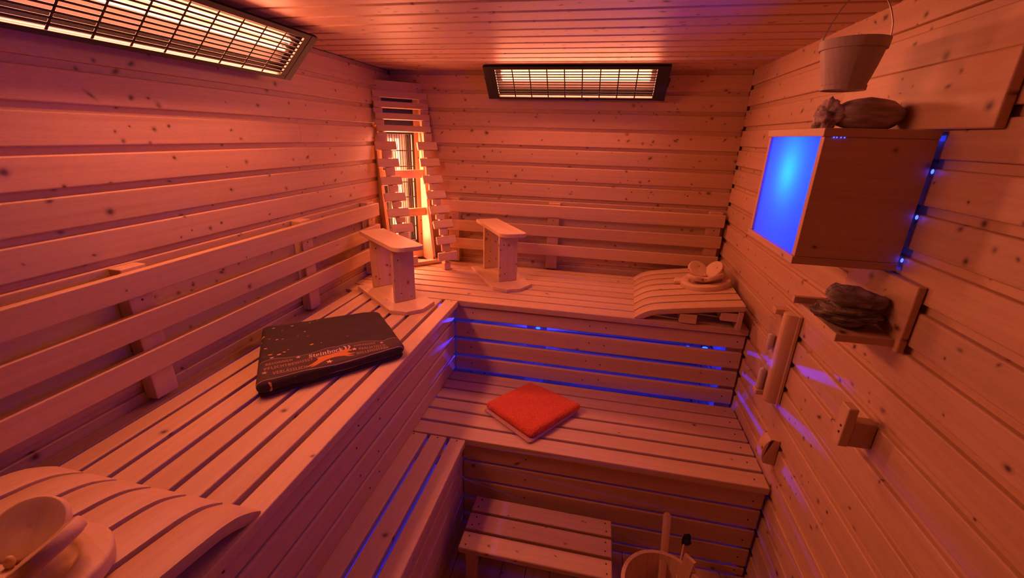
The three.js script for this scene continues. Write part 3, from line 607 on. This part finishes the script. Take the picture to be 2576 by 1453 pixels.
// sand timer
{
  const t = thing('sand_timer', 'sand timer with a glass tube on a rounded wooden holder on the right wall', 'sand timer', [1.998, 0.745, 1.068]);
  boardAt('back_plate', [-0.012, 0, -0.052], [0, 0.345, 0.062], 'y', aspen[2], t, 0.003);
  boardAt('tube_bed', [-0.036, 0.001, -0.036], [-0.0121, 0.344, 0.006], 'y', aspen[1], t, 0.003);
  const half = (r, h) => { const p = []; for (let i = 0; i <= 16; i++) { const a = Math.PI / 2 + i / 16 * Math.PI; p.push([r * 1.5 * Math.cos(a), r * Math.sin(a)]); } return prism(p, h, 0.002).rotateX(-Math.PI / 2); };
  put('half_round', toCreasedNormals(grainUV(half(0.025, 0.345), 'y'), 0.5), aspen[2], t, [-0.0115, 0, 0.033]);
  const gx = -0.0495, gz = -0.016;
  put('glass_tube', toCreasedNormals(new THREE.LatheGeometry([[0.0125, 0.02], [0.0125, 0.15], [0.010, 0.168], [0.003, 0.177], [0.010, 0.186], [0.0125, 0.204], [0.0125, 0.325]].map((p) => new THREE.Vector2(...p)), 28), 0.6), M.glass, t, [gx, 0, gz]);
  put('sand', new THREE.LatheGeometry([[0.0001, 0.021], [0.0115, 0.021], [0.0115, 0.098], [0.0001, 0.108]].map((p) => new THREE.Vector2(...p)), 24), M.sand, t, [gx, 0, gz]);
  put('sand', new THREE.LatheGeometry([[0.0012, 0.178], [0.0095, 0.188], [0.0115, 0.205], [0.0115, 0.24], [0.0001, 0.244]].map((p) => new THREE.Vector2(...p)), 24), M.sand, t, [gx, 0, gz]);
  for (const y of [0.006, 0.332]) boardAt('tube_clip', [-0.064, y - 0.006, -0.034], [-0.030, y + 0.013, 0.003], 'x', aspen[1], t, 0.003);
}
// wooden wall hooks
{
  const t = thing('wall_hook', 'square wooden hook in front of the right wall below the shelf', 'hook', [W, 0.99, 1.585], 0, 'wooden wall hooks');
  boardAt('front_plate', [-0.073, -0.053, -0.018], [-0.051, 0.054, 0.018], 'y', spruce[0], t, 0.003);
  boardAt('block', [-0.0515, -0.052, -0.016], [-0.001, 0.017, 0.016], 'x', spruce[1], t, 0.003);
  screw(t, [-0.0735, 0.0, 0.006], 'x'); screw(t, [-0.0735, -0.018, 0.006], 'x');
}
{
  const t = thing('wall_hook', 'rounded wooden hook on the right wall just above the lower bench', 'hook', [W, 0.595, 1.165], 0, 'wooden wall hooks');
  const p = [[-0.001, 0.052], [-0.030, 0.054]]; for (let i = 0; i <= 10; i++) { const a = 0.5 * Math.PI + i / 10 * Math.PI * 0.82; p.push([-0.026 + 0.026 * Math.cos(a), -0.002 + 0.056 * Math.sin(a)]); } p.push([-0.001, -0.054]);
  put('block', toCreasedNormals(grainUV(prism([...p].reverse(), 0.05, 0.003), 'y'), 0.4), spruce[2], t, [0, 0, -0.01]);
}

// ───────────────────────── on the floor
{
  const t = thing('footstool', 'low wooden footstool with three slats in front of the lower bench', 'stool', [1.182, 0, 1.385]);
  const hw = 0.279;
  [[-0.128, -0.054], [-0.042, 0.034], [0.046, 0.122]].forEach(([a, b]) => {
    boardAt('slat', [-hw, 0.178, a], [hw, 0.202, b], 'x', pick([spruce[1], spruce[3]]), t, 0.005);
    for (const x of [-hw + 0.028, hw - 0.022]) for (const zz of [0.25, 0.75]) screw(t, [x + (R() - 0.5) * 0.012, 0.2023, a + (b - a) * zz]);
  });
  for (const s of [-1, 1]) {
    for (const z of [-0.09, 0.09]) boardAt('leg', [s * (hw - 0.045) - 0.02, 0.001, z - 0.02], [s * (hw - 0.045) + 0.02, 0.14, z + 0.02], 'y', aspen[1], t);
    boardAt('rail', [s * (hw - 0.045) - 0.02, 0.1405, -0.118], [s * (hw - 0.045) + 0.02, 0.1775, 0.112], 'z', aspen[1], t);
  }
}
{
  const t = thing('water_bucket', 'pale wooden water bucket standing on the floor right of the footstool', 'bucket', [1.632, 0, 1.49]);
  const N = 20, r0 = 0.105, r1 = 0.135, hh = 0.2, th = 0.013;
  for (let i = 0; i < N; i++) {
    const a0 = i / N * 2 * Math.PI, da = 2 * Math.PI / N * 0.985, tall = i === 17 || i === 7 ? 0.045 : 0;
    const pos = [], P = (a, r, y) => pos.push(r * Math.cos(a), y, r * Math.sin(a));
    const g = new THREE.BoxGeometry(1, 1, 1, 3, 1, 1), p = g.attributes.position;
    for (let k = 0; k < p.count; k++) { const a = a0 + (p.getX(k) + 0.5) * da, y = p.getY(k) + 0.5, r = r0 + (r1 - r0) * y + p.getZ(k) * th; p.setXYZ(k, r * Math.sin(a), y * (hh + tall), r * Math.cos(a)); }
    g.computeVertexNormals(); put('stave', toCreasedNormals(grainUV(g, 'y'), 0.5), pick([paleWood, aspen[2]]), t);
  }
  for (const y of [0.04, 0.15]) { const r = r0 + (r1 - r0) * y / hh + th * 0.5; put('hoop', new THREE.CylinderGeometry(r + 0.003, r + 0.0012, 0.018, 48, 1, true), M.steel, t, [0, y, 0]); }
  put('bottom', grainUV(new THREE.CylinderGeometry(r0 - 0.004, r0 - 0.004, 0.012, 40), 'x'), aspen[1], t, [0, 0.015, 0]);
}
{
  const t = thing('ladle', 'wooden ladle standing in the bucket with its handle against the bench', 'ladle');
  const a = new THREE.Vector3(1.640, 0.035, 1.47), b = new THREE.Vector3(1.660, 0.300, 1.262), d = b.clone().sub(a), L = d.length();
  const p = []; for (let i = 0; i <= 10; i++) { const q = i / 10 * Math.PI; p.push([0.014 * Math.cos(q), L - 0.014 + 0.014 * Math.sin(q)]); } p.push([-0.011, 0], [0.011, 0]);
  const m = put('handle', toCreasedNormals(grainUV(prism(p, 0.014, 0.003).translate(0, 0, -0.007), 'y'), 0.5), aspen[1], t, a.toArray());
  m.quaternion.setFromUnitVectors(new THREE.Vector3(0, 1, 0), d.normalize());
  put('scoop', toCreasedNormals(new THREE.LatheGeometry([[0.0001, 0], [0.028, 0], [0.036, 0.01], [0.038, 0.04], [0.034, 0.04], [0.031, 0.012], [0.0001, 0.006]].map((q) => new THREE.Vector2(...q)), 32), 0.5), aspen[1], t, [1.636, 0.024, 1.49]);
}
{
  const t = thing('brush', 'thin pale rod with a dark ragged tip leaning above the bucket', 'brush');
  const a = [1.655, 0.06, 1.53], b = [1.728, 0.20, 1.30];
  put('rod', tube([a, [(a[0] + b[0]) / 2, (a[1] + b[1]) / 2, (a[2] + b[2]) / 2], b], 0.0032, 12), paleWood, t);
  put('tip', rock(0.016, 0.022, 0.016, 101, 0.55, 4, 0.3), M.darkTip, t, [1.739, 0.205, 1.285]);
}
// ───────────────────────── blue leds behind and under the benches
{
  const t = thing('led_chain', 'blue led light chain glowing through the gaps of the back riser', 'led lights');
  const spots = [[0.955, 0.50, 0.035], [0.990, 0.511, 0.196], [1.000, 0.470, 0.196], [1.90, 0.452, 0.10], [1.925, 0.58, 0.36], [1.955, 0.50, 0.36], [1.90, 0.43, 0.45], [0.55, 0.42, 0.04], [1.45, 0.42, 0.05]];
  spots.forEach((p) => put('led', new THREE.SphereGeometry(0.008, 12, 8).scale(1.8, 0.8, 0.7), M.led, t, p));
  put('cable', tube([[0.37, 0.41, 0.035], [0.6, 0.42, 0.035], [0.955, 0.455, 0.09], [1.2, 0.43, 0.035], [1.7, 0.43, 0.035], [1.90, 0.445, 0.09], [1.955, 0.49, 0.35], [1.96, 0.5, 0.55]], 0.002, 60, 6), M.cable, t);
  for (const x of [0.80, 1.25, 1.70]) { const l = new THREE.PointLight(lin(...LED), 0.25); l.name = 'led_lamp'; l.position.set(x, 0.22, 0.52); l.shadow.radius = 0.6; l.castShadow = true; t.add(l); put('led', new THREE.SphereGeometry(0.008, 12, 8), M.ledSoft, t, [x, 0.22, 0.52]); }
  for (const [x, y, z, k] of [[0.957, 0.50, 0.045, 1], [1.88, 0.47, 0.16, 0.02]]) { const l = new THREE.SpotLight(lin(...LED), LED_POWER * k, 0, 1.42, 0.35); l.name = 'led_lamp'; l.position.set(x, y, z); l.target.position.set(x, y + 0.1, z + 1); l.shadow.radius = 0.25; l.castShadow = true; t.add(l, l.target); }
}
{
  const t = thing('led_chain', 'blue led light chain glowing up through the gaps of the left bench', 'led lights');
  const spots = []; for (let i = 0; i < 5; i++) spots.push([0.06, 0.40, 0.95 + i * 0.42]);
  spots.forEach((p) => put('led', new THREE.SphereGeometry(0.008, 12, 8).scale(0.7, 0.8, 1.8), M.ledSoft, t, p));
  put('cable', tube([[0.035, 0.4, 0.7], [0.045, 0.39, 1.4], [0.035, 0.4, 2.0], [0.045, 0.39, 2.8]], 0.002, 40, 6), M.cable, t);
  for (const z of [1.1, 1.8, 2.5]) { const l = new THREE.SpotLight(lin(...LED), BENCH_LED_POWER, 0, 1.05, 0.4); l.name = 'led_lamp'; l.position.set(0.075, 0.4, z); l.target.position.set(0.6, 0.0, z); l.shadow.radius = 0.5; l.castShadow = true; t.add(l, l.target); }
}
scene.traverse((o) => { if (o.isLight && !o.isRectAreaLight) { o.shadow.mapSize.set(1024, 1024); o.shadow.bias = -0.0005; } });
renderer.render(scene, camera);
